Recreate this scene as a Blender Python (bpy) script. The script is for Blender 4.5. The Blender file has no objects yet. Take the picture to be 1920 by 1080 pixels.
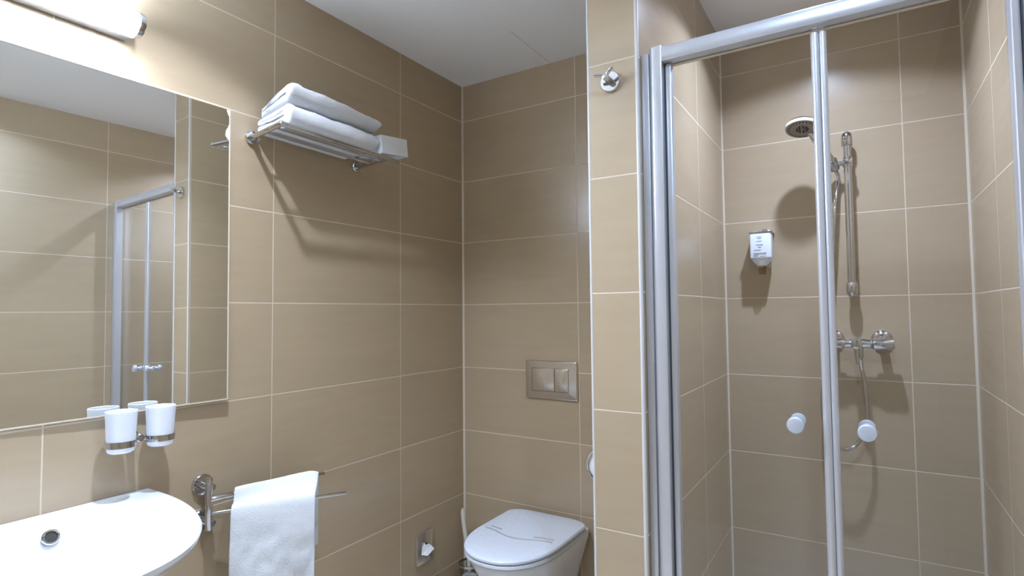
import bpy, bmesh, math, random
from mathutils import Vector, Matrix, noise
PI = math.pi
scene = bpy.context.scene
COL = scene.collection
CH = 1.29                      # camera height; Z(h) turns a height relative to the camera into a height above the floor
CEIL = 2.405

# ------------------------------------------------------------------ camera
cam_d = bpy.data.cameras.new('camera')
cam_d.sensor_width = 36.0
cam_d.lens = 19.7077
cam_d.clip_start = 0.02
cam = bpy.data.objects.new('camera', cam_d)
COL.objects.link(cam)
R = Vector((0.84835, 0.52935, -0.00940)); U = Vector((0.03099, -0.03192, 0.99901)); F = Vector((-0.52853, 0.84780, 0.04348))
m = Matrix((R, U, -F)).transposed().to_4x4()
m.translation = Vector((1.6463, 0.0, CH))
cam.matrix_world = m
scene.camera = cam

# ------------------------------------------------------------------ world, exposure, lamps of the ceiling
w = bpy.data.worlds.new('world'); scene.world = w; w.use_nodes = True
w.node_tree.nodes['Background'].inputs[0].default_value = (0.8, 0.9, 1.0, 1)
w.node_tree.nodes['Background'].inputs[1].default_value = 0.0
vs = scene.view_settings
scene.display_settings.display_device = 'sRGB'
vs.view_transform = 'Standard'; vs.look = 'None'; vs.gamma = 1.0; vs.use_curve_mapping = False
vs.exposure = 0.17

def downlight(name, x, y, watts, cut, power, radius, color=(0.86, 0.955, 1.13)):
    """recessed reflector lamp: strongest straight down, falling as cos^power and shielded beyond the cut-off angle"""
    d = bpy.data.lights.new(name, 'SPOT'); d.energy = watts; d.color = color
    d.spot_size = math.radians(170); d.spot_blend = 0.0; d.shadow_soft_size = radius
    d.use_nodes = True; nt = d.node_tree; em = [n for n in nt.nodes if n.type == 'EMISSION'][0]
    g = nt.nodes.new('ShaderNodeNewGeometry'); sp = nt.nodes.new('ShaderNodeSeparateXYZ'); nt.links.new(g.outputs['Incoming'], sp.inputs[0])
    ab = nt.nodes.new('ShaderNodeMath'); ab.operation = 'ABSOLUTE'; nt.links.new(sp.outputs[2], ab.inputs[0])
    pw = nt.nodes.new('ShaderNodeMath'); pw.operation = 'POWER'; pw.inputs[1].default_value = power; nt.links.new(ab.outputs[0], pw.inputs[0])
    mr = nt.nodes.new('ShaderNodeMapRange'); mr.interpolation_type = 'SMOOTHSTEP'
    mr.inputs[1].default_value = math.cos(math.radians(cut + 2.5)); mr.inputs[2].default_value = math.cos(math.radians(cut - 5.5))
    nt.links.new(ab.outputs[0], mr.inputs[0])
    mu = nt.nodes.new('ShaderNodeMath'); mu.operation = 'MULTIPLY'; nt.links.new(pw.outputs[0], mu.inputs[0]); nt.links.new(mr.outputs[0], mu.inputs[1])
    nt.links.new(mu.outputs[0], em.inputs['Strength'])
    o = bpy.data.objects.new(name, d); COL.objects.link(o); o.location = (x, y, CEIL - 0.012)
    return o
DOWNLIGHTS = [(0.51, 0.66), (1.54, 1.86), (1.66, 0.62)]
downlight('basin_downlight_beam', *DOWNLIGHTS[0], 112, 60, 2.6, 0.022, (0.86, 0.985, 1.22))
downlight('shower_downlight_beam', *DOWNLIGHTS[1], 74, 65, 2.4, 0.022, (0.84, 1.00, 1.40))
downlight('entrance_downlight_beam', *DOWNLIGHTS[2], 50, 71, 1.6, 0.022, (0.72, 1.00, 1.46))

# ------------------------------------------------------------------ mesh helpers (world coordinates)
def box(bm, x0, x1, y0, y1, z0, z1, bev=0.0, seg=2):
    r = bmesh.ops.create_cube(bm, size=1.0)
    vv = r['verts']
    for v in vv:
        v.co = Vector((x0 + (v.co.x + .5) * (x1 - x0), y0 + (v.co.y + .5) * (y1 - y0), z0 + (v.co.z + .5) * (z1 - z0)))
    if bev > 0:
        es = list({e for v in vv for e in v.link_edges})
        bmesh.ops.bevel(bm, geom=es, offset=bev, segments=seg, profile=0.5, affect='EDGES')

def ring_frame(d):
    d = Vector(d).normalized()
    a = Vector((0, 0, 1)) if abs(d.z) < 0.9 else Vector((0, 1, 0))
    u = d.cross(a).normalized(); v = d.cross(u).normalized()
    return u, v

def loft(bm, rings, cap0=True, cap1=True, closed=True):
    rs = [[bm.verts.new(p) for p in r] for r in rings]
    n = len(rs[0])
    for a, b in zip(rs[:-1], rs[1:]):
        for i in range(n if closed else n - 1):
            j = (i + 1) % n
            bm.faces.new((a[i], a[j], b[j], b[i]))
    if cap0: bm.faces.new(list(reversed(rs[0])))
    if cap1: bm.faces.new(rs[-1])
    return rs

def lathe(bm, base, axis, prof, n=32, cap0=True, cap1=True):
    """prof: list of (distance along axis, radius)"""
    base = Vector(base); d = Vector(axis).normalized(); u, v = ring_frame(d)
    rings = []
    for t, r in prof:
        rings.append([base + d * t + (u * math.cos(2 * PI * i / n) + v * math.sin(2 * PI * i / n)) * max(r, 1e-5) for i in range(n)])
    loft(bm, rings, cap0, cap1)

def cyl(bm, p, q, r, n=24, bev=0.0):
    p = Vector(p); q = Vector(q); L = (q - p).length
    b = min(bev, r * .9)
    prof = [(0, r)] + [(L, r)] if b <= 0 else [(0, r - b), (b * .3, r - b * .3), (b, r), (L - b, r), (L - b * .3, r - b * .3), (L, r - b)]
    lathe(bm, p, q - p, prof, n)

def smooth_path(pts, k=8):
    P = [Vector(p) for p in pts]; out = []
    for i in range(len(P) - 1):
        p0 = P[max(i - 1, 0)]; p1 = P[i]; p2 = P[i + 1]; p3 = P[min(i + 2, len(P) - 1)]
        for j in range(k):
            t = j / k
            out.append(0.5 * ((2 * p1) + (-p0 + p2) * t + (2 * p0 - 5 * p1 + 4 * p2 - p3) * t * t + (-p0 + 3 * p1 - 3 * p2 + p3) * t ** 3))
    out.append(P[-1]); return out

def tube(bm, pts, r, n=12, rib=0.0):
    pts = [Vector(p) for p in pts]
    rings = []; u = None
    for i, p in enumerate(pts):
        d = (pts[min(i + 1, len(pts) - 1)] - pts[max(i - 1, 0)]).normalized()
        if u is None: u, v = ring_frame(d)
        else:
            u = (u - d * u.dot(d)).normalized(); v = d.cross(u)
        rr = (r[i] if isinstance(r, (list, tuple)) else r) + (rib if i % 2 else 0)
        rings.append([p + (u * math.cos(2 * PI * k / n) + v * math.sin(2 * PI * k / n)) * rr for k in range(n)])
    loft(bm, rings)

def obj(name, bm, mat, parent=None, smooth=True, sub=0, origin=None):
    """links bm as ONE mesh object; its vertices are in world coordinates"""
    bmesh.ops.recalc_face_normals(bm, faces=bm.faces[:])
    root = parent
    while root is not None and root.parent is not None: root = root.parent
    org = Vector(origin) if origin is not None else None
    if root is not None: org = root.location.copy()
    elif org is None:
        xs = [v.co for v in bm.verts]
        lo = [min(c[i] for c in xs) for i in range(3)]; hi = [max(c[i] for c in xs) for i in range(3)]
        org = Vector(((lo[0] + hi[0]) / 2, (lo[1] + hi[1]) / 2, lo[2]))
    bmesh.ops.translate(bm, verts=bm.verts[:], vec=-org)
    me = bpy.data.meshes.new(name); bm.to_mesh(me); bm.free()
    me.materials.append(mat)
    o = bpy.data.objects.new(name, me); COL.objects.link(o)
    if parent is not None: o.parent = parent
    else: o.location = org
    if smooth:
        for p in me.polygons: p.use_smooth = True
        try: me.set_sharp_from_angle(angle=math.radians(38))
        except Exception: pass
    if sub:
        s = o.modifiers.new('sub', 'SUBSURF'); s.levels = sub; s.render_levels = sub
    return o

def tag(o, label, cat, group=None):
    o['label'] = label; o['category'] = cat
    if group: o['group'] = group
    return o
def thing(name, label, cat, loc, group=None):
    o = bpy.data.objects.new(name, None); COL.objects.link(o); o.location = loc; o.empty_display_size = 0.05
    return tag(o, label, cat, group)
def struct(name, bm, mat, smooth=False):
    o = obj(name, bm, mat, None, smooth); o['kind'] = 'structure'; return o
def B(): return bmesh.new()

# ------------------------------------------------------------------ materials
def new_mat(name):
    mt = bpy.data.materials.new(name); mt.use_nodes = True
    return mt, mt.node_tree, mt.node_tree.nodes['Principled BSDF']
def srgb(r, g, b):
    f = lambda c: (c / 255 / 12.92) if c / 255 <= 0.04045 else ((c / 255 + 0.055) / 1.055) ** 2.4
    return (f(r), f(g), f(b), 1)
def simple(name, rgb, rough=0.5, metal=0.0, bump=0.0, scale=200.0, coat=0.0, spec=0.5):
    mt, nt, p = new_mat(name)
    p.inputs['Base Color'].default_value = srgb(*rgb); p.inputs['Roughness'].default_value = rough
    p.inputs['Metallic'].default_value = metal; p.inputs['Specular IOR Level'].default_value = spec
    p.inputs['Coat Weight'].default_value = coat
    # slight procedural variation of roughness so nothing is perfectly even
    n = nt.nodes.new('ShaderNodeTexNoise'); n.inputs['Scale'].default_value = scale
    tc = nt.nodes.new('ShaderNodeTexCoord'); nt.links.new(tc.outputs['Object'], n.inputs['Vector'])
    mr = nt.nodes.new('ShaderNodeMapRange'); mr.inputs[3].default_value = rough * .92; mr.inputs[4].default_value = min(1, rough * 1.08)
    nt.links.new(n.outputs[0], mr.inputs[0]); nt.links.new(mr.outputs[0], p.inputs['Roughness'])
    if bump > 0:
        b = nt.nodes.new('ShaderNodeBump'); b.inputs['Strength'].default_value = bump; b.inputs['Distance'].default_value = 0.004
        nt.links.new(n.outputs[0], b.inputs['Height']); nt.links.new(b.outputs[0], p.inputs['Normal'])
    return mt

class NB:
    def __init__(s, nt): s.nt = nt
    def math(s, op, a, b=None, c=None, clamp=False):
        n = s.nt.nodes.new('ShaderNodeMath'); n.operation = op; n.use_clamp = clamp
        for i, v in enumerate((a, b, c)):
            if v is None: continue
            if isinstance(v, (int, float)): n.inputs[i].default_value = v
            else: s.nt.links.new(v, n.inputs[i])
        return n.outputs[0]
    def mix(s, f, a, b):
        n = s.nt.nodes.new('ShaderNodeMix'); n.data_type = 'RGBA'
        for i, v in ((0, f), (6, a), (7, b)):
            if isinstance(v, (int, float)): n.inputs[i].default_value = v
            elif isinstance(v, tuple): n.inputs[i].default_value = v
            else: s.nt.links.new(v, n.inputs[i])
        return n.outputs[2]

TILE = srgb(174, 155, 128); GROUT = srgb(204, 189, 166)
def tile_mat(name, x0, xp, y0, yp, z0, zp=0.30, gw=0.0038, base=TILE, floor=False):
    """wall tiles: joints at x0+k*xp (faces looking along y), y0+k*yp (faces looking along x), z0+k*zp"""
    mt, nt, p = new_mat(name); nb = NB(nt)
    g = nt.nodes.new('ShaderNodeNewGeometry')
    sp = nt.nodes.new('ShaderNodeSeparateXYZ'); nt.links.new(g.outputs['Position'], sp.inputs[0])
    sn = nt.nodes.new('ShaderNodeSeparateXYZ'); nt.links.new(g.outputs['True Normal'], sn.inputs[0])
    ux = nb.math('DIVIDE', nb.math('SUBTRACT', sp.outputs[0], x0), xp)
    uy = nb.math('DIVIDE', nb.math('SUBTRACT', sp.outputs[1], y0), yp)
    isx = nb.math('GREATER_THAN', nb.math('ABSOLUTE', sn.outputs[0]), 0.5)
    if floor:
        u = ux; vv = uy; pu, pv = xp, yp
    else:
        u = nb.math('ADD', nb.math('MULTIPLY', uy, isx), nb.math('MULTIPLY', ux, nb.math('SUBTRACT', 1.0, isx)))
        vv = nb.math('DIVIDE', nb.math('SUBTRACT', sp.outputs[2], z0), zp); pu, pv = xp, zp
    def dist(c, pitch):
        return nb.math('MULTIPLY', nb.math('ABSOLUTE', nb.math('SUBTRACT', c, nb.math('ROUND', c))), pitch)
    d = nb.math('MINIMUM', dist(u, pu), dist(vv, pv))
    mr = nt.nodes.new('ShaderNodeMapRange'); mr.interpolation_type = 'SMOOTHSTEP'
    mr.inputs[1].default_value = gw * 0.35; mr.inputs[2].default_value = gw * 0.65
    nt.links.new(d, mr.inputs[0]); tilemask = mr.outputs[0]
    # each tile a slightly different tone, with faint streaks along its length
    cid = nt.nodes.new('ShaderNodeCombineXYZ')
    nt.links.new(nb.math('FLOOR', u), cid.inputs[0]); nt.links.new(nb.math('FLOOR', vv), cid.inputs[1]); nt.links.new(isx, cid.inputs[2])
    wn = nt.nodes.new('ShaderNodeTexWhiteNoise'); nt.links.new(cid.outputs[0], wn.inputs[0])
    mp = nt.nodes.new('ShaderNodeMapping'); mp.inputs['Scale'].default_value = (3.0, 3.0, 22.0) if not floor else (5, 5, 5)
    nt.links.new(g.outputs['Position'], mp.inputs[0])
    off = nt.nodes.new('ShaderNodeVectorMath'); off.operation = 'SCALE'; off.inputs[3].default_value = 9.0
    nt.links.new(wn.outputs[1], off.inputs[0])
    add = nt.nodes.new('ShaderNodeVectorMath'); nt.links.new(mp.outputs[0], add.inputs[0]); nt.links.new(off.outputs[0], add.inputs[1])
    ns = nt.nodes.new('ShaderNodeTexNoise'); ns.inputs['Scale'].default_value = 1.6; ns.inputs['Detail'].default_value = 5.0
    nt.links.new(add.outputs[0], ns.inputs['Vector'])
    tone = nb.math('ADD', nb.math('MULTIPLY', nb.math('SUBTRACT', wn.outputs[0], .5), 0.04), nb.math('MULTIPLY', nb.math('SUBTRACT', ns.outputs[0], .5), 0.13))
    hsv = nt.nodes.new('ShaderNodeHueSaturation'); hsv.inputs['Color'].default_value = base
    nt.links.new(nb.math('ADD', 1.0, tone), hsv.inputs['Value'])
    col = nb.mix(tilemask, GROUT, hsv.outputs[0])
    nt.links.new(col, p.inputs['Base Color'])
    rough = nb.math('ADD', nb.math('MULTIPLY', tilemask, -0.57), nb.math('ADD', 0.78, nb.math('MULTIPLY', ns.outputs[0], 0.06)))
    nt.links.new(rough, p.inputs['Roughness'])
    p.inputs['Specular IOR Level'].default_value = 0.65
    bp = nt.nodes.new('ShaderNodeBump'); bp.inputs['Strength'].default_value = 0.5; bp.inputs['Distance'].default_value = 0.0015
    nt.links.new(tilemask, bp.inputs['Height']); nt.links.new(bp.outputs[0], p.inputs['Normal'])
    return mt

ZA = 0.9389 + CH - 1.2      # joint height in the toilet bay
ZB = 0.9483 + CH - 1.2      # joint height on the partition and in the shower
M_left = tile_mat('beige_tiles_left', 0.0064, .6075, 0.545, .604, ZA)
M_back = tile_mat('beige_tiles_back', 0.0064, .6075, 0.545, .604, ZA)
M_part = tile_mat('beige_tiles_partition', 0.90, .6, 1.965, .604, ZB)
M_show = tile_mat('beige_tiles_shower', 1.180, .605, 1.965, .604, ZB)
M_right = tile_mat('beige_tiles_right', 1.180, .605, 1.949, .60, ZB)
M_floor = tile_mat('floor_tiles', 0.0, .6, 0.1, .6, 0, .3, base=srgb(212, 206, 196), floor=True)
M_white_wall = simple('white_paint', (214, 214, 214), 0.7, scale=40)
M_alu = simple('satin_aluminium', (208, 209, 214), 0.33, metal=0.5)
M_alu_dark = simple('dark_seal_rubber', (70, 72, 78), 0.6)  # dark grey strips between the door frame parts
M_trim = simple('white_edge_trim', (208, 206, 204), 0.35)
M_bead = simple('pale_sealant', (206, 194, 174), 0.6)
M_chrome = simple('chrome', (208, 209, 212), 0.07, metal=1.0)
M_steel = simple('polished_steel', (222, 216, 209), 0.20, metal=0.92)
M_ceramic = simple('white_ceramic', (226, 230, 236), 0.12, coat=0.5)
M_seat = simple('white_plastic_seat', (222, 228, 238), 0.28)
M_terry = simple('white_terry_cloth', (228, 231, 235), 0.95, bump=0.9, scale=420, spec=0.1)
M_card = simple('white_card', (224, 228, 234), 0.6)
M_paper = simple('white_paper', (235, 236, 240), 0.8)
M_plastic = simple('white_plastic', (228, 232, 238), 0.35)
M_print = simple('grey_print', (120, 126, 136), 0.7)
M_line_shade = simple('painted_relief_shading', (168, 166, 170), 0.4)  # grey colour stands in for shading along the lid's relief
M_knob = simple('satin_white_knob', (206, 212, 224), 0.25, metal=0.35)
M_dark = simple('dark_gap', (40, 36, 32), 0.6)
M_brush = simple('translucent_white_plastic', (206, 200, 190), 0.4)

# painted ceiling with one thin joint line
M_ceil, nt, p = new_mat('white_ceiling_paint'); nb = NB(nt)
g = nt.nodes.new('ShaderNodeNewGeometry'); sp = nt.nodes.new('ShaderNodeSeparateXYZ'); nt.links.new(g.outputs['Position'], sp.inputs[0])
wob = nt.nodes.new('ShaderNodeTexNoise'); wob.inputs['Scale'].default_value = 6.0
ln = nb.math('LESS_THAN', nb.math('ABSOLUTE', nb.math('ADD', nb.math('SUBTRACT', sp.outputs[0], 0.495), nb.math('MULTIPLY', nb.math('SUBTRACT', wob.outputs[0], .5), .008))), 0.0012)
ln = nb.math('MULTIPLY', ln, nb.math('GREATER_THAN', sp.outputs[1], 1.85))
nt.links.new(nb.mix(ln, srgb(238, 238, 238), srgb(185, 180, 176)), p.inputs['Base Color']); p.inputs['Roughness'].default_value = 0.8

# mirror: silvered glass
M_mirror, nt, p = new_mat('mirror_silver')
p.inputs['Base Color'].default_value = (0.86, 0.87, 0.86, 1); p.inputs['Metallic'].default_value = 1.0; p.inputs['Roughness'].default_value = 0.004

# thin clear glass: mostly transparent, reflects by Fresnel
def clear_glass(name, tint, ior=1.45, extra=0.0):
    mt = bpy.data.materials.new(name); mt.use_nodes = True; nt = mt.node_tree; nt.nodes.clear()
    out = nt.nodes.new('ShaderNodeOutputMaterial'); mx = nt.nodes.new('ShaderNodeMixShader')
    t = nt.nodes.new('ShaderNodeBsdfTransparent'); t.inputs[0].default_value = tint
    gl = nt.nodes.new('ShaderNodeBsdfGlossy'); gl.inputs['Roughness'].default_value = 0.02
    lw = nt.nodes.new('ShaderNodeLayerWeight'); lw.inputs[0].default_value = 0.5; nb = NB(nt)
    f0 = ((ior - 1) / (ior + 1)) ** 2
    fr = nb.math('ADD', f0, nb.math('MULTIPLY', 1 - f0, nb.math('POWER', lw.outputs['Facing'], 5.0)))
    nt.links.new(fr, mx.inputs[0]); nt.links.new(t.outputs[0], mx.inputs[1]); nt.links.new(gl.outputs[0], mx.inputs[2])
    nt.links.new(mx.outputs[0], out.inputs[0]); return mt
M_glass = clear_glass('clear_shower_glass', (0.975, 0.985, 0.98, 1), 1.35)
M_amber = clear_glass('clear_amber_plastic', (0.80, 0.72, 0.52, 1), 1.45)
M_clearp = clear_glass('clear_grey_plastic', (0.85, 0.85, 0.85, 1), 1.45)

# frosted white glass for the tumblers and the lamp diffuser
def frosted(name, rgb, emit=0.0, tr=0.45):
    mt, nt, p = new_mat(name); nt.nodes.remove(p)
    out = [n for n in nt.nodes if n.type == 'OUTPUT_MATERIAL'][0]
    d = nt.nodes.new('ShaderNodeBsdfDiffuse'); t = nt.nodes.new('ShaderNodeBsdfTranslucent'); gl = nt.nodes.new('ShaderNodeBsdfGlossy')
    d.inputs[0].default_value = srgb(*rgb); t.inputs[0].default_value = srgb(*rgb); gl.inputs['Roughness'].default_value = 0.25
    a = nt.nodes.new('ShaderNodeMixShader'); a.inputs[0].default_value = tr
    nt.links.new(d.outputs[0], a.inputs[1]); nt.links.new(t.outputs[0], a.inputs[2])
    b = nt.nodes.new('ShaderNodeMixShader'); b.inputs[0].default_value = 0.06
    nt.links.new(a.outputs[0], b.inputs[1]); nt.links.new(gl.outputs[0], b.inputs[2])
    last = b.outputs[0]
    if emit > 0:
        e = nt.nodes.new('ShaderNodeEmission'); e.inputs[0].default_value = (0.78, 0.93, 1.14, 1); e.inputs[1].default_value = emit
        ad = nt.nodes.new('ShaderNodeAddShader'); nt.links.new(last, ad.inputs[0]); nt.links.new(e.outputs[0], ad.inputs[1]); last = ad.outputs[0]
    nt.links.new(last, out.inputs[0]); return mt
M_frost = frosted('frosted_white_glass', (246, 248, 252), tr=0.35)
M_lamp = frosted('lit_lamp_diffuser', (240, 242, 246), emit=84.0)
M_led = frosted('lit_downlight_lens', (240, 242, 246), emit=4.0)

# ------------------------------------------------------------------ room shell
XW, YD, YS, P0, P1, YP, YR = 1.9613, 2.1897, 2.3642, 1.0447, 1.1832, 1.3532, -0.75
bm = B(); box(bm, -0.1, 0, YR, YD + .3, 0, CEIL); struct('wall_left', bm, M_left)
bm = B(); box(bm, 0, P0, YD, YD + .3, 0, CEIL); struct('wall_back', bm, M_back)
bm = B(); box(bm, P0, P1, YP, YS, 0, CEIL); struct('wall_partition', bm, M_part)
bm = B(); box(bm, P0, XW + .1, YS, YS + .125, 0, CEIL); struct('wall_shower', bm, M_show)
bm = B(); box(bm, XW, XW + .1, YR, YS, 0, CEIL); struct('wall_right', bm, M_right)
bm = B(); box(bm, -0.1, XW + .1, YR - .1, YR, 0, CEIL); struct('wall_rear', bm, M_right)
bm = B(); box(bm, -0.1, XW + .1, YR - .1, YS + .125, -.1, 0); struct('floor', bm, M_floor)
bm = B(); box(bm, -0.1, XW + .1, YR - .1, YS + .125, CEIL, CEIL + .1); struct('ceiling', bm, M_ceil)
# edge trims on the two front corners of the partition, beads in the inner corners
def trim(name, x, y, sx, mat, s=0.0045):
    bm = B(); cyl(bm, (x, y, 0.001), (x, y, CEIL - .001), s, 16); return struct(name, bm, mat, True)
trim('trim_1', P0 + .0025, YP + .0025, 1, M_trim, 0.0040)
trim('trim_2', P1 - .0025, YP + .0025, 1, M_trim, 0.0050)
def bead(name, x, y, dx, dy, s=0.0055):
    bm = B()
    loft(bm, [[Vector((x, y, z)), Vector((x + dx * s, y, z)), Vector((x, y + dy * s, z))] for z in (0.001, CEIL - .001)])
    return struct(name, bm, M_bead)
bead('trim_3', 0, YD, 1, -1)
bead('trim_4', P1, YS, 1, -1)
bead('trim_5', XW, YS, -1, -1, 0.0065)
bead('trim_6', P0, YD, -1, -1)

# ------------------------------------------------------------------ ceiling downlights
names = ['recessed ceiling downlight above the basin', 'recessed ceiling downlight inside the shower', 'recessed ceiling downlight by the right wall at the entrance']
for (x, y), lb in zip(DOWNLIGHTS, names):
    t = thing('ceiling_downlight', lb, 'ceiling light', (x, y, CEIL), 'recessed downlights')
    bm = B(); lathe(bm, (x, y, CEIL), (0, 0, -1), [(0, .034), (.004, .036), (.005, .042), (.002, .048), (0, .048)], 40, False, False); obj('rim', bm, M_chrome, t)
    bm = B(); lathe(bm, (x, y, CEIL - .0005), (0, 0, -1), [(0, .034), (.0015, .034)], 40); obj('lens', bm, M_led, t)

# ------------------------------------------------------------------ mirror above the basin, hung a touch out of parallel with the wall
AL, BE, MM = -0.02440, 0.0062, 0.0105
def mx_front(y, z): return MM - AL * (y - 0.75) - BE * (z - CH - 0.2)
my0, my1, mz0, mz1 = 0.40, 0.985, CH - 0.250, CH + 0.630
t = thing('wall_mirror', 'large frameless rectangular mirror on the left wall above the basin', 'mirror', (0.0, (my0 + my1) / 2, mz0))
bm = B()
f = [Vector((mx_front(y, z), y, z)) for y, z in ((my0, mz0), (my1, mz0), (my1, mz1), (my0, mz1))]
b = [Vector((0.001, v.y, v.z)) for v in f]
loft(bm, [b, f]); obj('mirror_glass', bm, M_mirror, t, smooth=False)
bm = B()
def strip(bm, a, c, wy, wz):
    A0 = Vector((0.0008, a[0], a[1])); 
    xa, xc = mx_front(*a) + .0008, mx_front(*c) + .0008
    q = lambda x, yz, oy, oz: Vector((x, yz[0] + oy, yz[1] + oz))
    loft(bm, [[q(.0008, a, 0, 0), q(xa, a, 0, 0), q(xa, a, wy, wz), q(.0008, a, wy, wz)],
              [q(.0008, c, 0, 0), q(xc, c, 0, 0), q(xc, c, wy, wz), q(.0008, c, wy, wz)]])
strip(bm, (my1, mz0 - .003), (my1, mz1), .0035, 0)
strip(bm, (my0, mz0), (my1 + .0035, mz0), 0, -.0035)
obj('edge_strip', bm, M_bead, t, smooth=False)

# ------------------------------------------------------------------ lamp over the mirror
ly0, ly1, lz = 0.12, 0.702, CH + 0.765
t = thing('mirror_lamp', 'long white tubular lamp with chrome end cap above the mirror', 'lamp', (0, (ly0 + ly1) / 2, lz))
bm = B(); box(bm, 0.001, 0.038, ly0 + .002, ly1 - .002, lz - .034, lz + .034, .003); obj('housing', bm, M_alu, t)
bm = B(); loft(bm, [[Vector((.0382 + .045 * math.cos(a), y, lz + .0335 * math.sin(a))) for a in [PI * (-.5 + i / 32) for i in range(33)]] for y in (ly0, ly1)]); obj('diffuser', bm, M_lamp, t)
for y, s in ((ly1, 1), (ly0, -1)):
    bm = B(); lathe(bm, (.050, y - s * .001, lz), (0, s, 0), [(0, .0325), (.012, .0325), (.015, .031), (.016, .027)], 40); obj('end_cap', bm, M_chrome, t)

# ------------------------------------------------------------------ washbasin
zr = CH - 0.463
yc, hy, dep = 0.455, 0.325, 0.535
def basin_ring(sc, z, xo=0.0, k=2.35, n=72, xs=None):
    """closed outline: straight along the wall, rounded to the room; sc scales about a point near the wall"""
    pts = []
    for i in range(n):
        a = -PI / 2 + PI * i / (n - 1)
        c, s = math.cos(a), math.sin(a)
        x = (dep - .03) * abs(c) ** (2 / k); y = hy * math.copysign(abs(s) ** (2 / k), s)
        pts.append((x, y))
    return [Vector((0.001 + xo + max(.0, .03) * sc * 0 + (0.03 + x) * sc if i not in (0, n - 1) else 0.001 + xo, yc + y * (sc if sc < 1 else sc), z)) for i, (x, y) in enumerate(pts)]
t = thing('washbasin', 'glossy white ceramic washbasin with a rounded front on the left wall', 'washbasin', (0, yc, zr - .16))
bm = B()
rings = [basin_ring(.50, zr - .165), basin_ring(.66, zr - .15), basin_ring(.82, zr - .10), basin_ring(.93, zr - .045), basin_ring(.965, zr - .026),
         basin_ring(.985, zr - .022), basin_ring(.998, zr - .012), basin_ring(1.0, zr - .004), basin_ring(.992, zr)]
# inner bowl: ellipse sunk behind the rim
def bowl_ring(ax, ay, z, cx=0.305, n=72, k=2.2):
    pts = []
    for i in range(n):
        a = -PI / 2 + 2 * PI * i / n
        c, s = math.cos(a), math.sin(a)
        pts.append(Vector((cx + ax * math.copysign(abs(c) ** (2 / k), c), yc + ay * math.copysign(abs(s) ** (2 / k), s), z)))
    return pts
outer = loft(bm, rings, True, False)
bowl = [bowl_ring(.204, .259, zr - .0002), bowl_ring(.200, .255, zr - .0012), bowl_ring(.195, .250, zr - .0045), bowl_ring(.189, .243, zr - .013), bowl_ring(.170, .222, zr - .045), bowl_ring(.135, .19, zr - .085), bowl_ring(.07, .10, zr - .11), bowl_ring(.02, .025, zr - .115)]
inner = loft(bm, bowl, False, True)
# bridge the flat rim deck between outer edge and bowl
eo = [e for e in bm.edges if e.is_boundary]
bmesh.ops.bridge_loops(bm, edges=eo)
obj('basin_body', bm, M_ceramic, t)
# overflow ring in the rear wall of the bowl
o = Vector((.1285, .5215, CH - .4815)); nrm = Vector((.86, -.06, .50)).normalized()
bm = B(); lathe(bm, o - nrm * .002, nrm, [(0, .0170), (.006, .0170), (.008, .0152), (.0075, .0118), (.003, .0108)], 32, False, False); ov = obj('overflow_ring', bm, M_chrome, t)
bm = B(); lathe(bm, o - nrm * .002, nrm, [(0, .0110), (.0055, .0110)], 32); obj('overflow_hole', bm, M_dark, ov)

# ------------------------------------------------------------------ tumblers in their double chrome holder
gz0, gz1, gx = CH - .340, CH - .238, .064
ring_z = CH - .318
GY = (0.683, 0.776)
t = thing('tumbler_holder', 'chrome double ring holder carrying two tumblers below the mirror', 'tumbler holder', (0, .731, ring_z))
bm = B(); lathe(bm, (.0005, .731, ring_z + .004), (1, 0, 0), [(0, .017), (.008, .017), (.010, .0155), (.010, .010), (.04, .0085), (.046, .0105), (.058, .0105), (.060, .0085)], 32); obj('wall_mount', bm, M_chrome, t)
def taper(z): return .0298 + (.0345 - .0298) * (z - gz0) / (gz1 - gz0)
for y in GY:
    s = 1 if y > .731 else -1
    rr = taper(ring_z)
    bm = B(); lathe(bm, (gx, y, ring_z - .008), (0, 0, 1), [(0, rr + .0006), (0, rr + .0032), (.016, rr + .0035), (.016, rr + .0008)], 40, False, False)
    cyl(bm, (.05, .731 + s * .006, ring_z), (gx - .004, y - s * (rr + .001), ring_z), .0042, 12)
    obj('ring', bm, M_chrome, t)
for y, lb in zip(GY, ('frosted white glass tumbler, the left one of the pair, nearer the lamp end', 'frosted white glass tumbler, the right one of the pair, nearer the towel bar')):
    bm = B()
    lathe(bm, (gx, y, gz0), (0, 0, 1), [(0, .002), (0, .0235), (.003, .0285), (.008, .0298), (gz1 - gz0, .0345), (gz1 - gz0 + .001, .0335), (gz1 - gz0, .0322), (.010, .0262), (.007, .002)], 44)
    tag(obj('tumbler', bm, M_frost), lb, 'tumbler', 'frosted tumblers')

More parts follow.
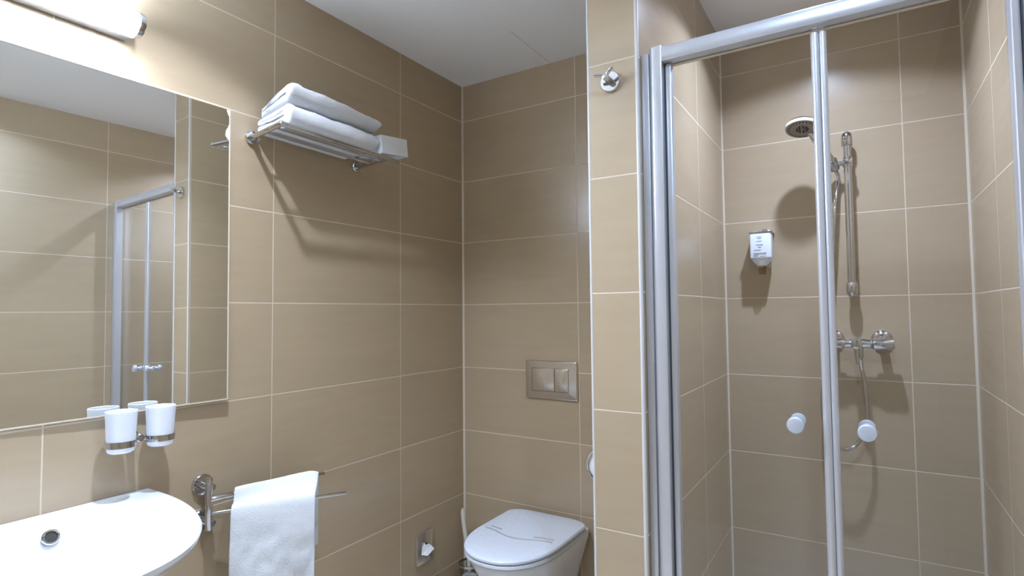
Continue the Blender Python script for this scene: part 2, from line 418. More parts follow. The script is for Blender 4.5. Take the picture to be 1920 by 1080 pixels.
# ------------------------------------------------------------------ towel shelf
sz = CH + .566
t = thing('towel_shelf', 'chrome wire towel shelf high on the left wall', 'towel shelf', (0, 1.28, sz))
for y in (1.066, 1.503):
    bm = B(); lathe(bm, (.0005, y, sz), (1, 0, 0), [(0, .021), (.010, .021), (.013, .019), (.013, .012), (.03, .0105)], 32); obj('wall_mount', bm, M_chrome, t)
bm = B(); cyl(bm, (.02, 1.062, sz), (.196, 1.036, sz + .002), .0085, 20); obj('bracket_arm', bm, M_chrome, t)
bm = B(); cyl(bm, (.02, 1.501, sz), (.196, 1.478, sz - .002), .0085, 20); obj('bracket_arm', bm, M_chrome, t)
bm = B(); cyl(bm, (.2, 1.027, sz + .002), (.2, 1.532, sz - .003), .0085, 20, .002); obj('front_rail', bm, M_chrome, t)
for x in (.150, .088):
    ya, yb = 1.055 - .0 * x, 1.490
    bm = B(); cyl(bm, (x, ya, sz + .003), (x, yb, sz), .0045, 14); obj('bar', bm, M_chrome, t)

def folded_towel(name, label, xb, xf, y0, y1, zb0, zb1, zf0, zf1, drop_end, seed, layers=2, group='folded towels on the shelf'):
    """U-folded cloth: the fold shows to the room (x = xf), the open layers at the near end"""
    def U(t, r0, r1):     # half U, t thickness fraction, from (0,r0) around to (0,r1)
        pts = []; rad = (r1 - r0) / 2; mid = (r0 + r1) / 2; sx = 1 - rad * .62
        return sx, rad, mid
    ribbons = []
    def ribbon(r0, r1, th, s_end):
        rad = (r1 - r0) / 2; mid = (r0 + r1) / 2; sx = s_end - rad * .55
        o = [(0, r1)]
        for i in range(1, 6): o.append((sx * i / 6, r1))
        for i in range(0, 13):
            a = PI / 2 - PI * i / 12; o.append((sx + rad * .55 * math.cos(a), mid + rad * math.sin(a)))
        for i in range(5, -1, -1): o.append((sx * i / 6, r0))
        ri = rad - th
        inn = [(0, r0 + th)]
        for i in range(1, 6): inn.append((sx * i / 6, r0 + th))
        for i in range(0, 9):
            a = -PI / 2 + PI * i / 8; inn.append((sx + max(ri, .01) * .45 * math.cos(a), mid + max(ri, .01) * math.sin(a)))
        for i in range(5, -1, -1): inn.append((sx * i / 6, r1 - th))
        ribbons.append(o + inn)
    ribbon(0, 1, .21, 1.0)
    ribbon(.235, .765, .20, .90)
    FS = [0, .006, .014, .026] + [.045 + .905 * i / 42 for i in range(43)] + [.962, .973, .982, .989, .994, .998, 1.0]; bm = B(); rnd = random.Random(seed)
    for ri, rb in enumerate(ribbons):
        rings = []
        for f in FS:
            yy = y0 + (y1 - y0) * f 
            e = max(0, (f - .955) / .045); shrink = math.sqrt(max(0, 1 - e ** 3 * .90)); e0 = max(0, (.026 - f) / .026); sh0 = 1 - .22 * e0 * e0
            ring = []
            for s, h in rb:
                zb = zb0 + (zf0 - zb0) * s; zt = zb1 + (zf1 - zb1) * s - drop_end * f * f
                hh = .5 + (h - .5) * shrink * sh0 if ri == 0 else .5 + (h - .5) * shrink * sh0 * .97
                # rounded far end settles onto what lies below
                hh2 = (h * shrink) if h < .5 else hh
                hh = min(hh, 1) if e > 0 else hh
                x = xb + (xf - xb) * s; z = zb + (zt - zb) * hh
                q = Vector((x * 14, yy * 14, z * 20 + seed * 3.1))
                nz = noise.noise(q) * .0042 + noise.noise(q * 2.7) * .0020 + noise.noise(q * 7.0) * .0008
                yo = noise.noise(Vector((x * 30, h * 5, seed))) * .006 * (1 if f < .5 else .6)
                ring.append(Vector((x + nz * .7 * s, yy + yo, z + nz * (.3 if h < .05 else 1.0))))
            rings.append(ring)
        loft(bm, rings)
    o = obj(name, bm, M_terry); return tag(o, label, 'towel', group)
st = sz + .0095
folded_towel('folded_towel', 'thick folded white towel lying directly on the shelf bars, the lower of two', .028, .197, 1.072, 1.435, st, st + .046, st, st + .082, .010, 3)
folded_towel('folded_towel', 'folded white towel lying on top of the other towel, the upper of two', .040, .195, 1.076, 1.452, st + .051, st + .084, st + .088, st + .149, .014, 8)
# white box at the far end, its far edge tipped up a little
bm = B(); box(bm, .085, .205, 0, .135, 0, .066, .0015)
bmesh.ops.rotate(bm, verts=bm.verts[:], cent=(0, 0, 0), matrix=Matrix.Rotation(math.radians(6.5), 3, 'X'))
bmesh.ops.translate(bm, verts=bm.verts[:], vec=(0, 1.443, sz + .0095))
tag(obj('small_box', bm, M_card, smooth=False), 'small plain white box at the far end of the towel shelf', 'box')

# ------------------------------------------------------------------ swivel towel bar
px, py = .060, .911
zu, zl = CH - .522, CH - .562
t = thing('swivel_towel_bar', 'chrome swivel towel bar with two arms beside the basin', 'towel bar', (0, .92, CH - .6))
for z in (CH - .491, CH - .592):
    bm = B(); lathe(bm, (.0005, .923, z), (1, 0, 0), [(0, .030), (.007, .030), (.0095, .028), (.0095, .011), (.05, .0095), (.058, .0095)], 36); obj('wall_mount', bm, M_chrome, t)
bm = B(); cyl(bm, (px, py, CH - .607), (px, py, CH - .460), .0095, 24, .0015); obj('post', bm, M_chrome, t)
tipU, tipL = Vector((.134, 1.251, zu)), Vector((.252, 1.239, zl))
bm = B(); cyl(bm, (px, py, zu), tipU, .0065, 18, .001); obj('arm', bm, M_chrome, t)
bm = B(); cyl(bm, (px, py, zu), Vector((px, py, zu)).lerp(tipU, .195), .0090, 22, .0015); obj('arm_sleeve', bm, M_chrome, t)
bm = B(); cyl(bm, (px, py, zl), tipL, .0052, 18, .001); obj('arm', bm, M_chrome, t)
# hand towel: behind and over the upper arm, across and over the lower arm, hanging in front
pU0, pL0 = Vector((px, py, zu)), Vector((px, py, zl))
bm = B(); na, nb_ = 30, 60
def along(p0, tip, f, a, b): return p0 + (tip - p0) * (a + (b - a) * f)
for_grid = []
for i in range(na + 1):
    f = i / na
    u = along(pU0, tipU, f, .20, .945); l = along(pL0, tipL, f, .155, .760)
    out = (l - u); out.z = 0; out.normalize()
    row = []
    r = .0125
    zbk = CH - .735 - .015 * f; zfr = CH - .797
    path = [Vector((u.x, u.y, zbk)) - out * (r + .004), Vector((u.x, u.y, (zbk + zu) / 2)) - out * (r + .001)]
    path += [u - out * r * .95, u + Vector((0, 0, r)) - out * r * .3, u + Vector((0, 0, r)) + out * r * .35]
    path += [u * .5 + l * .5 + Vector((0, 0, .008)), l + Vector((0, 0, r + .002)) - out * r * .5, l + Vector((0, 0, r)) + out * r * .35, l + out * r * 1.0 - Vector((0, 0, .006))]
    for k in range(1, 6):
        path.append(Vector((l.x, l.y, zl + (zfr - zl) * k / 5)) + out * (r + .003 + .002 * k))
    sm = smooth_path(path, 4)
    for j, c in enumerate(sm):
        hang = max(0, (j - 32) / 24) + max(0, (8 - j) / 8)
        q = Vector((f * 3.0, j * .09, 1.7))
        dg = Vector(((f * 2.2 + j * .045) * 1.0, (f - j * .035) * 3.2, 4.4))
        wv = (noise.noise(q) * .012 + noise.noise(dg * 1.6) * .010) * min(1, hang) + noise.noise(q * 3) * .006 * min(1, hang * 1.5) + noise.noise(q * 9) * .0016
        rnd_c = -.013 * max(0, (f - .86) / .14) ** 2 * max(0, 1 - abs(j - 13) / 11)
        row.append(c + Vector((0, 0, rnd_c)) + out * wv + Vector((0, 0, noise.noise(Vector((f * 4, j * .2, 9))) * .0015)))
    for_grid.append(row)
vs_ = [[bm.verts.new(c) for c in row] for row in for_grid]
for a, b in zip(vs_[:-1], vs_[1:]):
    for j in range(len(a) - 1): bm.faces.new((a[j], b[j], b[j + 1], a[j + 1]))
ht = obj('hand_towel', bm, M_terry)
tag(ht, 'white hand towel draped over the swivel bar beside the basin', 'towel')
sd = ht.modifiers.new('thickness', 'SOLIDIFY'); sd.thickness = .006; sd.offset = 0.6
ss = ht.modifiers.new('sub', 'SUBSURF'); ss.levels = 1; ss.render_levels = 1

# ------------------------------------------------------------------ flush plate
t = thing('flush_plate', 'polished steel dual flush plate on the back wall above the toilet', 'flush plate', (.484, YD, CH - .298))
fx0, fx1, fz0, fz1 = .357, .610, CH - .381, CH - .214
bm = B()
def rr_ring(x0, x1, z0, z1, y, rad, n=6):
    pts = []
    for cx, cz, a0 in ((x1 - rad, z1 - rad, 0), (x0 + rad, z1 - rad, PI / 2), (x0 + rad, z0 + rad, PI), (x1 - rad, z0 + rad, 1.5 * PI)):
        for i in range(n + 1):
            a = a0 + PI / 2 * i / n; pts.append(Vector((cx + rad * math.cos(a), y, cz + rad * math.sin(a))))
    return pts
loft(bm, [rr_ring(fx0, fx1, fz0, fz1, YD - .0005, .007), rr_ring(fx0, fx1, fz0, fz1, YD - .009, .007), rr_ring(fx0 + .002, fx1 - .002, fz0 + .002, fz1 - .002, YD - .0115, .006),
          rr_ring(fx0 + .006, fx1 - .006, fz0 + .006, fz1 - .006, YD - .0125, .005)])
obj('plate', bm, M_steel, t)
for a, c in ((.391, .5005), (.5030, .5690)):
    bm = B(); box(bm, a - .0016, c + .0016, YD - .0130, YD - .010, CH - .3475, CH - .2465); sh = obj('button_gap', bm, M_dark, t, smooth=False)
    bm = B(); loft(bm, [rr_ring(a, c, CH - .3460, CH - .2480, YD - .011, .002, 2), rr_ring(a, c, CH - .3460, CH - .2480, YD - .0134, .002, 2), rr_ring(a + .001, c - .001, CH - .345, CH - .249, YD - .0139, .002, 2)]); obj('button', bm, M_steel, t)

# ------------------------------------------------------------------ toilet
tx = .486; zt = CH - .862          # top of the closed lid
t = thing('toilet', 'wall hung white toilet with closed lid under the flush plate', 'toilet', (tx, YD, 0.06))
def d_ring(hw, yb, yf, z, k=2.2, n=56, cx=tx, rb=.05, rx=.022):
    """D outline: rounded front (yf, towards the room), sides running back to a flat rear edge (yb)"""
    ym = yf + (yb - yf) * .50
    pts = []
    for i in range(n + 1):
        a = PI * i / n
        c, s = math.cos(a), math.sin(a)
        pts.append(Vector((cx + hw * math.copysign(abs(c) ** (2 / k), c), ym - (ym - yf) * abs(s) ** (2 / k), z)))
    # side and rear
    m_ = 8; rb = .05
    left = [Vector((cx - hw, ym + (yb - rb - ym) * i / m_, z)) for i in range(1, m_ + 1)]
    cl = [Vector((cx - hw + rx * (1 - math.cos(PI / 2 * i / 9)), yb - rb + rb * math.sin(PI / 2 * i / 9), z)) for i in range(1, 10)]
    back = [Vector((cx + (-hw + rx) + 2 * (hw - rx) * i / 6, yb, z)) for i in range(1, 6)]
    cr_ = [Vector((2 * cx - v.x, v.y, z)) for v in reversed(cl)]
    rt = [Vector((2 * cx - v.x, v.y, z)) for v in reversed(left)]
    return pts + left + cl + back + cr_ + rt
YB = YD - .0015
bm = B()
zrim = zt - .040
loft(bm, [d_ring(.085, YB, 1.98, zrim - .31), d_ring(.10, YB, 1.93, zrim - .29), d_ring(.118, YB, 1.86, zrim - .22), d_ring(.140, YB, 1.775, zrim - .14), d_ring(.162, YB, 1.705, zrim - .07),
          d_ring(.176, YB, 1.675, zrim - .022), d_ring(.178, YB, 1.671, zrim - .006), d_ring(.174, YB, 1.676, zrim)])
obj('bowl', bm, M_ceramic, t)
ysb = YD - .040; K = dict(rb=.20, rx=.092)
bm = B()
loft(bm, [d_ring(.178, ysb, 1.662, zrim + .0015, **K), d_ring(.184, ysb + .004, 1.655, zrim + .006, **K), d_ring(.184, ysb + .004, 1.655, zrim + .014, **K), d_ring(.179, ysb, 1.660, zrim + .0175, **K)])
obj('seat', bm, M_seat, t)
bm = B()
lr = [d_ring(.178, ysb + .002, 1.659, zt - .0205, **K), d_ring(.1845, ysb + .006, 1.6525, zt - .016, **K), d_ring(.185, ysb + .006, 1.652, zt - .009, **K), d_ring(.181, ysb + .003, 1.657, zt - .0035, **K), d_ring(.168, ysb - .010, 1.672, zt - .0008, **K), d_ring(.10, ysb - .06, 1.75, zt, **K)]
loft(bm, lr)
lid = obj('lid', bm, M_seat, t)
# embossed double line across the lid, its shading painted in as grey
for off, seg in ((0, (0.0, 1.0)), (.030, (0.04, 0.22)), (.030, (0.72, 0.98))):
    pts = []
    for i in range(25):
        f = seg[0] + (seg[1] - seg[0]) * i / 24
        pts.append((tx - .150 + .300 * f, 1.868 + off + .018 * math.cos(2 * PI * f) * (1 if off == 0 else .6), zt - .0018))
    bm = B(); tube(bm, pts, .0046, 10)
    for v in bm.verts: v.co.z = zt - .0018 + (v.co.z - (zt - .0018)) * 1.0
    obj('embossed_line', bm, M_line_shade, lid)
for s in (-1, 1):
    bm = B(); cyl(bm, (tx + s * .075, ysb + .018, zrim), (tx + s * .075, ysb + .018, zrim + .022), .012, 20, .002); obj('hinge', bm, M_chrome, t)

# ------------------------------------------------------------------ toilet brush in the corner
bx, by = .100, 2.095
t = thing('toilet_brush', 'toilet brush with pale handle standing in the corner left of the toilet', 'toilet brush', (bx, by, 0))
bm = B(); lathe(bm, (bx, by, .001), (0, 0, 1), [(0, .044), (.004, .046), (.158, .048), (.160, .0465), (.158, .044), (.010, .042)], 36); obj('holder', bm, M_clearp, t)
bm = B(); lathe(bm, (bx, by, .150), (0, 0, 1), [(0, .0485), (0, .051), (.009, .051), (.009, .0485)], 36, False, False); obj('collar', bm, M_chrome, t)
hp = smooth_path([(bx, by, .035), (bx - .004, by, .16), (bx - .020, by, .26), (bx - .034, by, .34), (bx - .038, by, .393)], 6)
bm = B(); tube(bm, hp, [.006 + .004 * min(1, i / 10) - (.004 if i >= len(hp) - 2 else 0) for i in range(len(hp))], 14); obj('handle', bm, M_brush, t)
bm = B(); lathe(bm, (bx, by, .02), (0, 0, 1), [(0, .02), (.01, .034), (.08, .034), (.09, .015)], 24); obj('bristle_head', bm, M_plastic, t)

# ------------------------------------------------------------------ wall dispenser by the toilet with a tissue tip
qy0, qy1, qz0, qz1 = 1.838, 1.938, CH - 1.075, CH - .942
t = thing('tissue_dispenser', 'square steel tissue dispenser plate low on the left wall', 'tissue dispenser', (0, (qy0 + qy1) / 2, qz0))
bm = B(); box(bm, .0008, .016, qy0, qy1, qz0, qz1, .0022); obj('plate', bm, M_steel, t)
bm = B(); cyl(bm, (.0155, 1.889, CH - 1.010), (.0166, 1.889, CH - 1.010), .020, 28); obj('slot', bm, M_dark, t)
bm = B()
cx_, cz_ = 1.887, CH - 1.010
tp = [(.017, 1.862, CH - 1.032), (.036, 1.880, CH - 1.038), (.046, 1.912, CH - 1.016), (.036, 1.902, CH - .999), (.030, 1.889, CH - .990), (.028, 1.883, CH - .999), (.024, 1.876, CH - .984), (.019, 1.866, CH - .998)]
base = [bm.verts.new((.0165, cx_ + (p_[1] - cx_) * .35, cz_ + (p_[2] - cz_) * .35)) for p_ in tp]
tipv = [bm.verts.new(p_) for p_ in tp]; cen = bm.verts.new((.030, 1.884, CH - 1.012))
for i in range(len(tp)):
    j = (i + 1) % len(tp)
    bm.faces.new((base[i], base[j], tipv[j], tipv[i])); bm.faces.new((tipv[i], tipv[j], cen))
bm.faces.new(list(reversed(base)))
tag(obj('tissue', bm, M_paper, smooth=False), 'white tissue tip poking out of the steel dispenser plate', 'tissue')

# ------------------------------------------------------------------ toilet roll holder on the hidden face of the partition
ry, rz = 1.60, CH - .464
t = thing('toilet_roll_holder', 'chrome toilet roll holder half hidden behind the partition wall edge', 'toilet roll holder', (P0, ry, rz))
bm = B(); cyl(bm, (P0 - .0005, ry + .12, rz), (P0 - .009, ry + .12, rz), .022, 28, .002); cyl(bm, (P0 - .008, ry + .12, rz), (P0 - .074, ry + .12, rz), .007, 16); obj('wall_mount', bm, M_chrome, t)
bm = B(); cyl(bm, (P0 - .074, ry + .126, rz), (P0 - .074, ry - .004, rz), .0065, 16); obj('rod', bm, M_chrome, t)
bm = B(); lathe(bm, (P0 - .074, ry - .010, rz), (0, 1, 0), [(.004, .0515), (0, .0535), (.002, .0555), (.0075, .0555), (.0085, .0525)], 40, False, False); obj('cover_ring', bm, M_chrome, t)
bm = B(); lathe(bm, (P0 - .074, ry, rz), (0, 1, 0), [(0, .020), (0, .050), (.002, .052), (.098, .052), (.1, .050), (.1, .020)], 44, False, False); lathe(bm, (P0 - .074, ry, rz), (0, 1, 0), [(0, .020), (.1, .020)], 44, False, False)
tag(obj('toilet_roll', bm, M_paper), 'white toilet paper roll on the holder behind the partition edge', 'toilet roll')

# ------------------------------------------------------------------ robe hook
hx, hz = 1.112, CH + .594
t = thing('robe_hook', 'chrome two pronged robe hook high on the narrow partition wall', 'hook', (hx, YP, hz))
bm = B(); lathe(bm, (hx, YP - .0005, hz), (0, -1, 0), [(0, .0265), (.008, .0265), (.010, .025), (.010, .001)], 40, True, False); obj('base_disc', bm, M_chrome, t)
bm = B(); cyl(bm, (hx, YP - .011, hz), (hx - .002, YP - .042, hz + .004), .0085, 24, .0015); obj('stem', bm, M_chrome, t)
e = Vector((hx - .002, YP - .036, hz + .004))
bm = B(); cyl(bm, e, e + Vector((-.027, -.008, .006)), .0045, 16, .0008); obj('prong', bm, M_chrome, t)
bm = B(); cyl(bm, e, e + Vector((.022, -.006, .017)), .0045, 16, .0008); obj('prong', bm, M_chrome, t)

# ------------------------------------------------------------------ shower enclosure
yr = 1.400
zt0, zt1 = CH + .627, CH + .668
zbot = .055
t = thing('shower_enclosure', 'glazed folding shower door in a satin aluminium frame', 'shower door', (1.57, yr, 0))
# left post: wall channel, rounded cover, then a dark seal gap and the door stile
bm = B(); box(bm, P1 + .0005, 1.203, 1.379, 1.421, .05, zt1 - .010, .002)
obj('wall_channel', bm, M_alu, t)
def rounded_post(bm, x0, x1, y0, y1, z0, z1, side, n=14):
    """quarter-round cover: round on its front, on the given side"""
    prof = []
    for i in range(n + 1):
        a = PI / 2 * i / n
        w_ = (x1 - x0) * .42; h_ = (y1 - y0) * .5
        prof.append((x0 + w_ * (1 - math.cos(a)) if side < 0 else x1 - w_ * (1 - math.cos(a)), y0 + .0015 + h_ * (1 - math.sin(a))))
    prof.append((x1 - .003 if side < 0 else x0 + .003, y0)); prof.append((x1 - .0008 if side < 0 else x0 + .0008, y0 + .0012))
    prof += [((x1 if side < 0 else x0), y1), ((x0 if side < 0 else x1), y1)]
    loft(bm, [[Vector((x, y, z)) for x, y in prof] for z in (z0, z1)])
bm = B(); rounded_post(bm, 1.201, 1.2385, 1.372, 1.423, .05, zt1, -1); obj('post', bm, M_alu, t)
bm = B(); box(bm, 1.2385, 1.2425, 1.394, 1.418, zbot, zt0 - .002); obj('seal', bm, M_alu_dark, t, smooth=False)
bm = B(); box(bm, 1.2425, 1.2565, 1.390, 1.414, zbot, zt0 - .003, .003); obj('door_stile', bm, M_alu, t)
# right post
bm = B(); rounded_post(bm, 1.900, 1.917, 1.374, 1.404, .05, zt1, 1); obj('post', bm, M_alu, t)
bm = B(); box(bm, 1.9172, 1.9205, 1.384, 1.402, zbot, zt1 - .004); obj('seal', bm, M_alu_dark, t, smooth=False)
bm = B(); box(bm, 1.9205, XW - .0005, 1.378, 1.404, .05, zt1 - .006, .003); obj('wall_channel', bm, M_alu, t)
# top rail, slightly rounded face
bm = B()
prof = [(1.3735, zt0 + .0008), (1.3722, zt0 + .003), (1.3712, zt0 + .016), (1.3716, zt0 + .028), (1.3740, zt0 + .036), (1.379, zt0 + .0395), (1.386, zt1), (1.418, zt1), (1.418, zt0), (1.3750, zt0)]
loft(bm, [[Vector((x, y, z)) for y, z in prof] for x in (1.2387, 1.8998)]); obj('top_rail', bm, M_alu, t)
# glass leaves and the folding profile between them
for a, c in ((1.2545, 1.571), (1.595, 1.9005)):
    bm = B(); box(bm, a, c, 1.405, 1.411, zbot + .01, zt0 - .0045); gl = obj('glass_pane', bm, M_glass, t, smooth=False)
    bm = B(); box(bm, a, c, 1.4045, 1.4115, zt0 - .0048, zt0 - .0018); obj('pane_edge', bm, M_bead, gl, smooth=False)
bm = B()
fx = (1.5675, 1.5835, 1.5845, 1.598)
fz1 = zt0 - .010
cyl(bm, (1.5755, 1.402, zbot), (1.5755, 1.402, fz1), .0088, 24); obj('fold_profile', bm, M_alu, t)
bm = B(); cyl(bm, (1.5905, 1.402, zbot), (1.5905, 1.402, fz1), .0075, 24); obj('fold_profile', bm, M_alu, t)
bm = B(); box(bm, 1.5815, 1.5855, 1.398, 1.412, zbot, fz1 - .001); obj('seal', bm, M_alu_dark, t, smooth=False)
bm = B(); box(bm, 1.2425, 1.8998, 1.388, 1.416, .040, zbot, .003); obj('bottom_rail', bm, M_alu, t)
for kx, kz in ((1.5155, CH - .252), (1.648, CH - .255)):
    bm = B(); lathe(bm, (kx, 1.4045, kz), (0, -1, 0), [(0, .0125), (.004, .0125), (.006, .0075), (.020, .0075), (.022, .0165), (.026, .0178), (.034, .0178), (.0375, .0160), (.0385, .010), (.0388, .001)], 36); obj('knob', bm, M_knob, t)
    bm = B(); lathe(bm, (kx, 1.4115, kz), (0, 1, 0), [(0, .0125), (.004, .0125), (.006, .0075), (.016, .0075), (.018, .0155), (.028, .0165), (.031, .015), (.032, .001)], 36); obj('knob', bm, M_knob, t)
# low tray below
bm = B(); box(bm, P1 + .001, XW - .001, 1.365, YS - .001, .001, .038, .006)
tag(obj('shower_tray', bm, M_ceramic), 'low white shower tray on the floor inside the folding door', 'shower tray')

# ------------------------------------------------------------------ riser rail with hand shower
bxr, byr = 1.6185, YS - .050
z0r, z1r = CH + .060, CH + .640
t = thing('shower_riser_rail', 'vertical chrome riser rail with end brackets on the shower wall', 'shower rail', (bxr, YS, z0r))
bm = B(); cyl(bm, (bxr, byr, z0r), (bxr, byr, z1r - .02), .0125, 24); obj('rail', bm, M_chrome, t)
for z, up in ((z1r - .035, 1), (z0r + .012, -1)):
    bm = B()
    lathe(bm, (bxr, byr, z - up * .022), (0, 0, up), [(0, .0165), (.002, .0180), (.028, .0182), (.040, .0165), (.048, .0115), (.052, .002)], 28)
    tube(bm, smooth_path([(bxr, byr + .004, z), (bxr, YS - .022, z - up * .004), (bxr, YS - .0006, z - up * .006)], 6), [.0115] * 12 + [.0125], 18)
    obj('end_bracket', bm, M_chrome, t)
zs_ = CH + .524
bm = B(); lathe(bm, (bxr, byr, zs_ - .018), (0, 0, 1), [(0, .0135), (.003, .0155), (.033, .0155), (.036, .0135)], 28)
cyl(bm, (bxr, byr, zs_), (bxr + .004, byr - .032, zs_ + .002), .0115, 24, .002)
obj('slider', bm, M_chrome, t)
hc = Vector((1.574, byr - .012, zs_ - .006))
bm = B(); cyl(bm, (bxr - .01, byr - .008, zs_ - .002), hc, .009, 18)
ax_ = Vector((-.16, -.52, .40)).normalized()
lathe(bm, hc - ax_ * .020, ax_, [(0, .0110), (0, .0165), (.040, .0185), (.040, .0130)], 28, False, False)
obj('hand_shower_clip', bm, M_chrome, t)
# hand shower: handle rising to the room, round head looking down
t = thing('hand_shower', 'chrome hand shower with a round spray head clipped to the riser rail', 'hand shower', hc)
hd = Vector((1.489, 2.180, CH + .632))
hn = Vector((-.05, -.30, -.95)).normalized()
bm = B(); tube(bm, smooth_path([hc - ax_ * .026, hc + ax_ * .03, hc + (hd - hc) * .55 + Vector((0, 0, .016)), hd - hn * .024 + (hc - hd).normalized() * .025], 8), [.0095] * 6 + [.0125] * 12 + [.0115] * 7, 20); obj('handle', bm, M_chrome, t)
bm = B(); lathe(bm, hd - hn * .034, hn, [(0, .004), (.002, .020), (.010, .040), (.020, .0525), (.027, .0555)], 44, True, False)
hs = obj('spray_head', bm, M_chrome, t)
bm = B(); lathe(bm, hd - hn * .008, hn, [(0, .0555), (.006, .0558), (.010, .0545), (.011, .0525)], 44, False, False); obj('rim', bm, M_plastic, hs)
M_spray = simple('grey_spray_face', (150, 142, 134), 0.35, metal=0.4)
bm = B(); lathe(bm, hd, hn, [(0, .053), (.0035, .052), (.0045, .034), (.0035, .032), (.0035, .001)], 44, True, True); obj('spray_face', bm, M_spray, hs)
u_, v_ = ring_frame(hn)
bm = B()
for rad, cnt in ((.010, 5), (.017, 9), (.043, 26)):
    for k in range(cnt):
        a = 2 * PI * k / cnt; c = hd + hn * .0036 + (u_ * math.cos(a) + v_ * math.sin(a)) * rad
        cyl(bm, c, c + hn * .0022, .0030 if rad < .02 else .0018, 8)
obj('nozzles', bm, M_dark, hs)

# ------------------------------------------------------------------ mixer and hose
vx, vz, vy = 1.630, CH - .120, YS - .062
t = thing('shower_mixer', 'chrome shower mixer with side handles on the shower wall', 'mixer tap', (vx, YS, vz))
bm = B(); lathe(bm, (vx - .108, vy, vz), (1, 0, 0), [(0, .017), (.002, .0195), (.060, .0195), (.066, .0165), (.072, .0155), (.145, .0155), (.150, .0175), (.152, .0195)], 32); obj('body', bm, M_chrome, t)
bm = B(); lathe(bm, (vx + .044, vy, vz), (1, 0, 0), [(0, .018), (.003, .0205), (.058, .0205), (.062, .0185), (.063, .012)], 32); obj('handle', bm, M_chrome, t)
for s in (-1, 1):
    bm = B(); x = vx + s * .073
    lathe(bm, (x, YS - .0005, vz + .012), (0, -1, 0), [(0, .033), (.004, .033), (.010, .028), (.013, .020)], 36)
    cyl(bm, (x, YS - .012, vz + .012), (x, vy, vz + .002), .0135, 20); obj('wall_flange', bm, M_chrome, t)
bm = B(); lathe(bm, (vx - .003, vy - .010, vz), (0, -1, 0), [(0, .0185), (.028, .0185), (.033, .0165), (.035, .010), (.0355, .001)], 32); obj('diverter', bm, M_chrome, t)
bm = B(); tube(bm, [(vx - .004, vy - .030, vz - .008), (vx - .003, vy - .033, vz - .035), (vx - .001, vy - .036, vz - .070)], [.0095, .0075, .0055], 16); obj('lever', bm, M_chrome, t)
bm = B(); cyl(bm, (vx + .006, vy, vz - .014), (vx + .006, vy, vz - .050), .0105, 20, .001); obj('hose_outlet', bm, M_chrome, t)
hpts = [hc - ax_ * .028, hc - ax_ * .06 + Vector((-.001, .003, -.008)), (1.574, 2.312, CH + .36), (1.560, 2.318, CH + .15), (1.536, 2.318, CH - .08), (1.518, 2.312, CH - .28), (1.517, 2.300, CH - .38),
        (1.535, 2.290, CH - .46), (1.572, 2.284, CH - .487), (1.608, 2.284, CH - .475), (1.638, 2.290, CH - .425), (1.650, 2.296, CH - .36), (1.646, 2.300, CH - .26), (vx + .008, vy, vz - .080), (vx + .006, vy, vz - .048)]
bm = B(); tube(bm, smooth_path(hpts, 26), .0062, 12, rib=.0007)
tag(obj('shower_hose', bm, M_chrome), 'silver flexible shower hose looping below the mixer', 'hose')

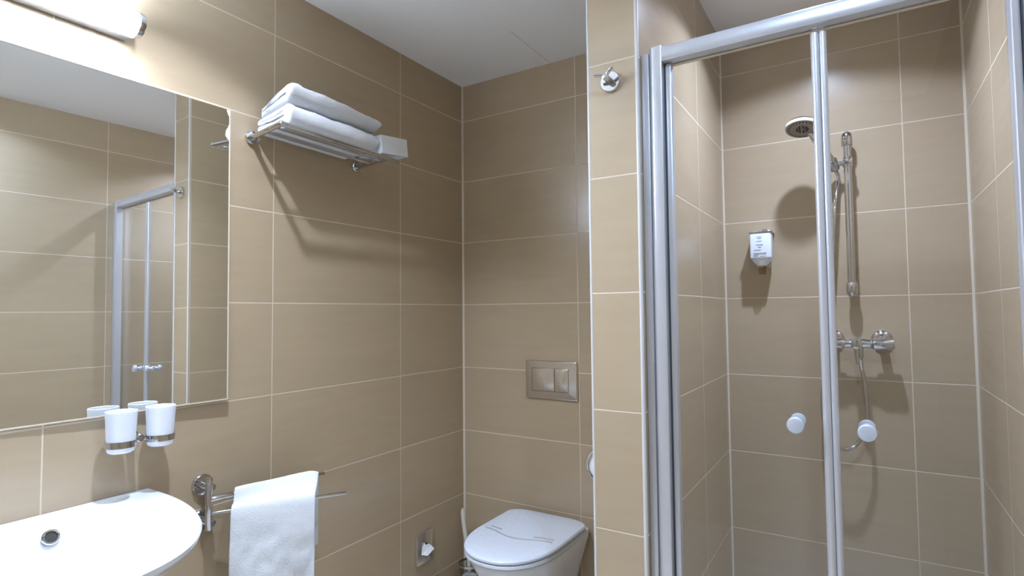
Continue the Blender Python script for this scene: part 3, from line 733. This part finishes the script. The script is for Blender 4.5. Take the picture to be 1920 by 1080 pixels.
# ------------------------------------------------------------------ soap dispenser on the shower wall
dx, dz0, dz1 = 1.3290, CH + .193, CH + .292
y0d, y1d = YS - .086, YS - .030
t = thing('soap_dispenser', 'white printed soap bottle upside down in a wall holder in the shower', 'soap dispenser', (dx, YS, dz0))
bm = B(); box(bm, dx - .0375, dx + .0375, y0d, y1d, dz0, dz1, .006, 3); 
bo = obj('bottle', bm, M_plastic, t)
bm = B(); loft(bm, [[Vector((dx + a * (.036 - .022 * f ** 1.5), (y0d + y1d) / 2 + b * (.027 - .012 * f), dz0 + .004 - .030 * f)) for a, b in [(math.copysign(abs(math.cos(k)) ** .6, math.cos(k)), math.copysign(abs(math.sin(k)) ** .6, math.sin(k))) for k in [2 * PI * i / 32 for i in range(32)]]] for f in (0, .3, .6, .85, 1.0)]); obj('shoulder', bm, M_plastic, t)
bm = B(); lathe(bm, (dx + .001, (y0d + y1d) / 2, dz0 - .024), (0, 0, -1), [(0, .0145), (.022, .0145), (.026, .0125), (.034, .0115)], 28); obj('nozzle', bm, M_amber, t)
bm = B(); box(bm, dx - .0395, dx + .0395, y0d - .002, YS - .0006, dz1 - .001, dz1 + .0065, .0015); box(bm, dx - .022, dx + .022, YS - .010, YS - .0006, dz0 - .03, dz1 + .016, .001)
cyl(bm, (dx + .014, y0d + .012, dz1 + .004), (dx + .014, y0d + .012, dz1 + .014), .007, 20, .001); obj('bracket', bm, M_chrome, t)
# the small print on its front: an emblem and lines of grey lettering too fine to read
bm = B(); rnd = random.Random(5); yl = y0d - .0004
def words(zc, xa, xb, h, gap=.0012):
    x = xa
    while x < xb - .001:
        w_ = rnd.uniform(.0009, .0020)
        box(bm, x, min(x + w_, xb), yl - .0003, yl + .0006, zc - h / 2 * rnd.uniform(.7, 1), zc + h / 2 * rnd.uniform(.7, 1)); x += w_ + gap * rnd.uniform(.35, .6)
zz = lambda f: dz1 - (dz1 - dz0) * f
for k in range(14):
    a0 = PI * (.1 + .06 * k); c = Vector((dx - .004 + .009 * math.cos(a0), yl, zz(.205) + .006 * math.sin(a0)))
    box(bm, c.x - .0006, c.x + .0006, yl - .0003, yl + .0006, c.z - .0006, c.z + .0006)
words(zz(.215), dx - .009, dx + .003, .0035); words(zz(.330), dx - .013, dx + .005, .003)
words(zz(.470), dx - .015, dx + .009, .0034); words(zz(.560), dx - .009, dx + .004, .0034)
words(zz(.670), dx - .022, dx + .001, .0032); words(zz(.785), dx - .025, dx + .020, .0026); words(zz(.825), dx - .025, dx + .020, .0026); words(zz(.865), dx - .025, dx - .008, .0026)
words(zz(.915), dx - .026, dx - .008, .0026); words(zz(.905), dx - .002, dx + .020, .0018)
obj('print', bm, M_print, bo, smooth=False)
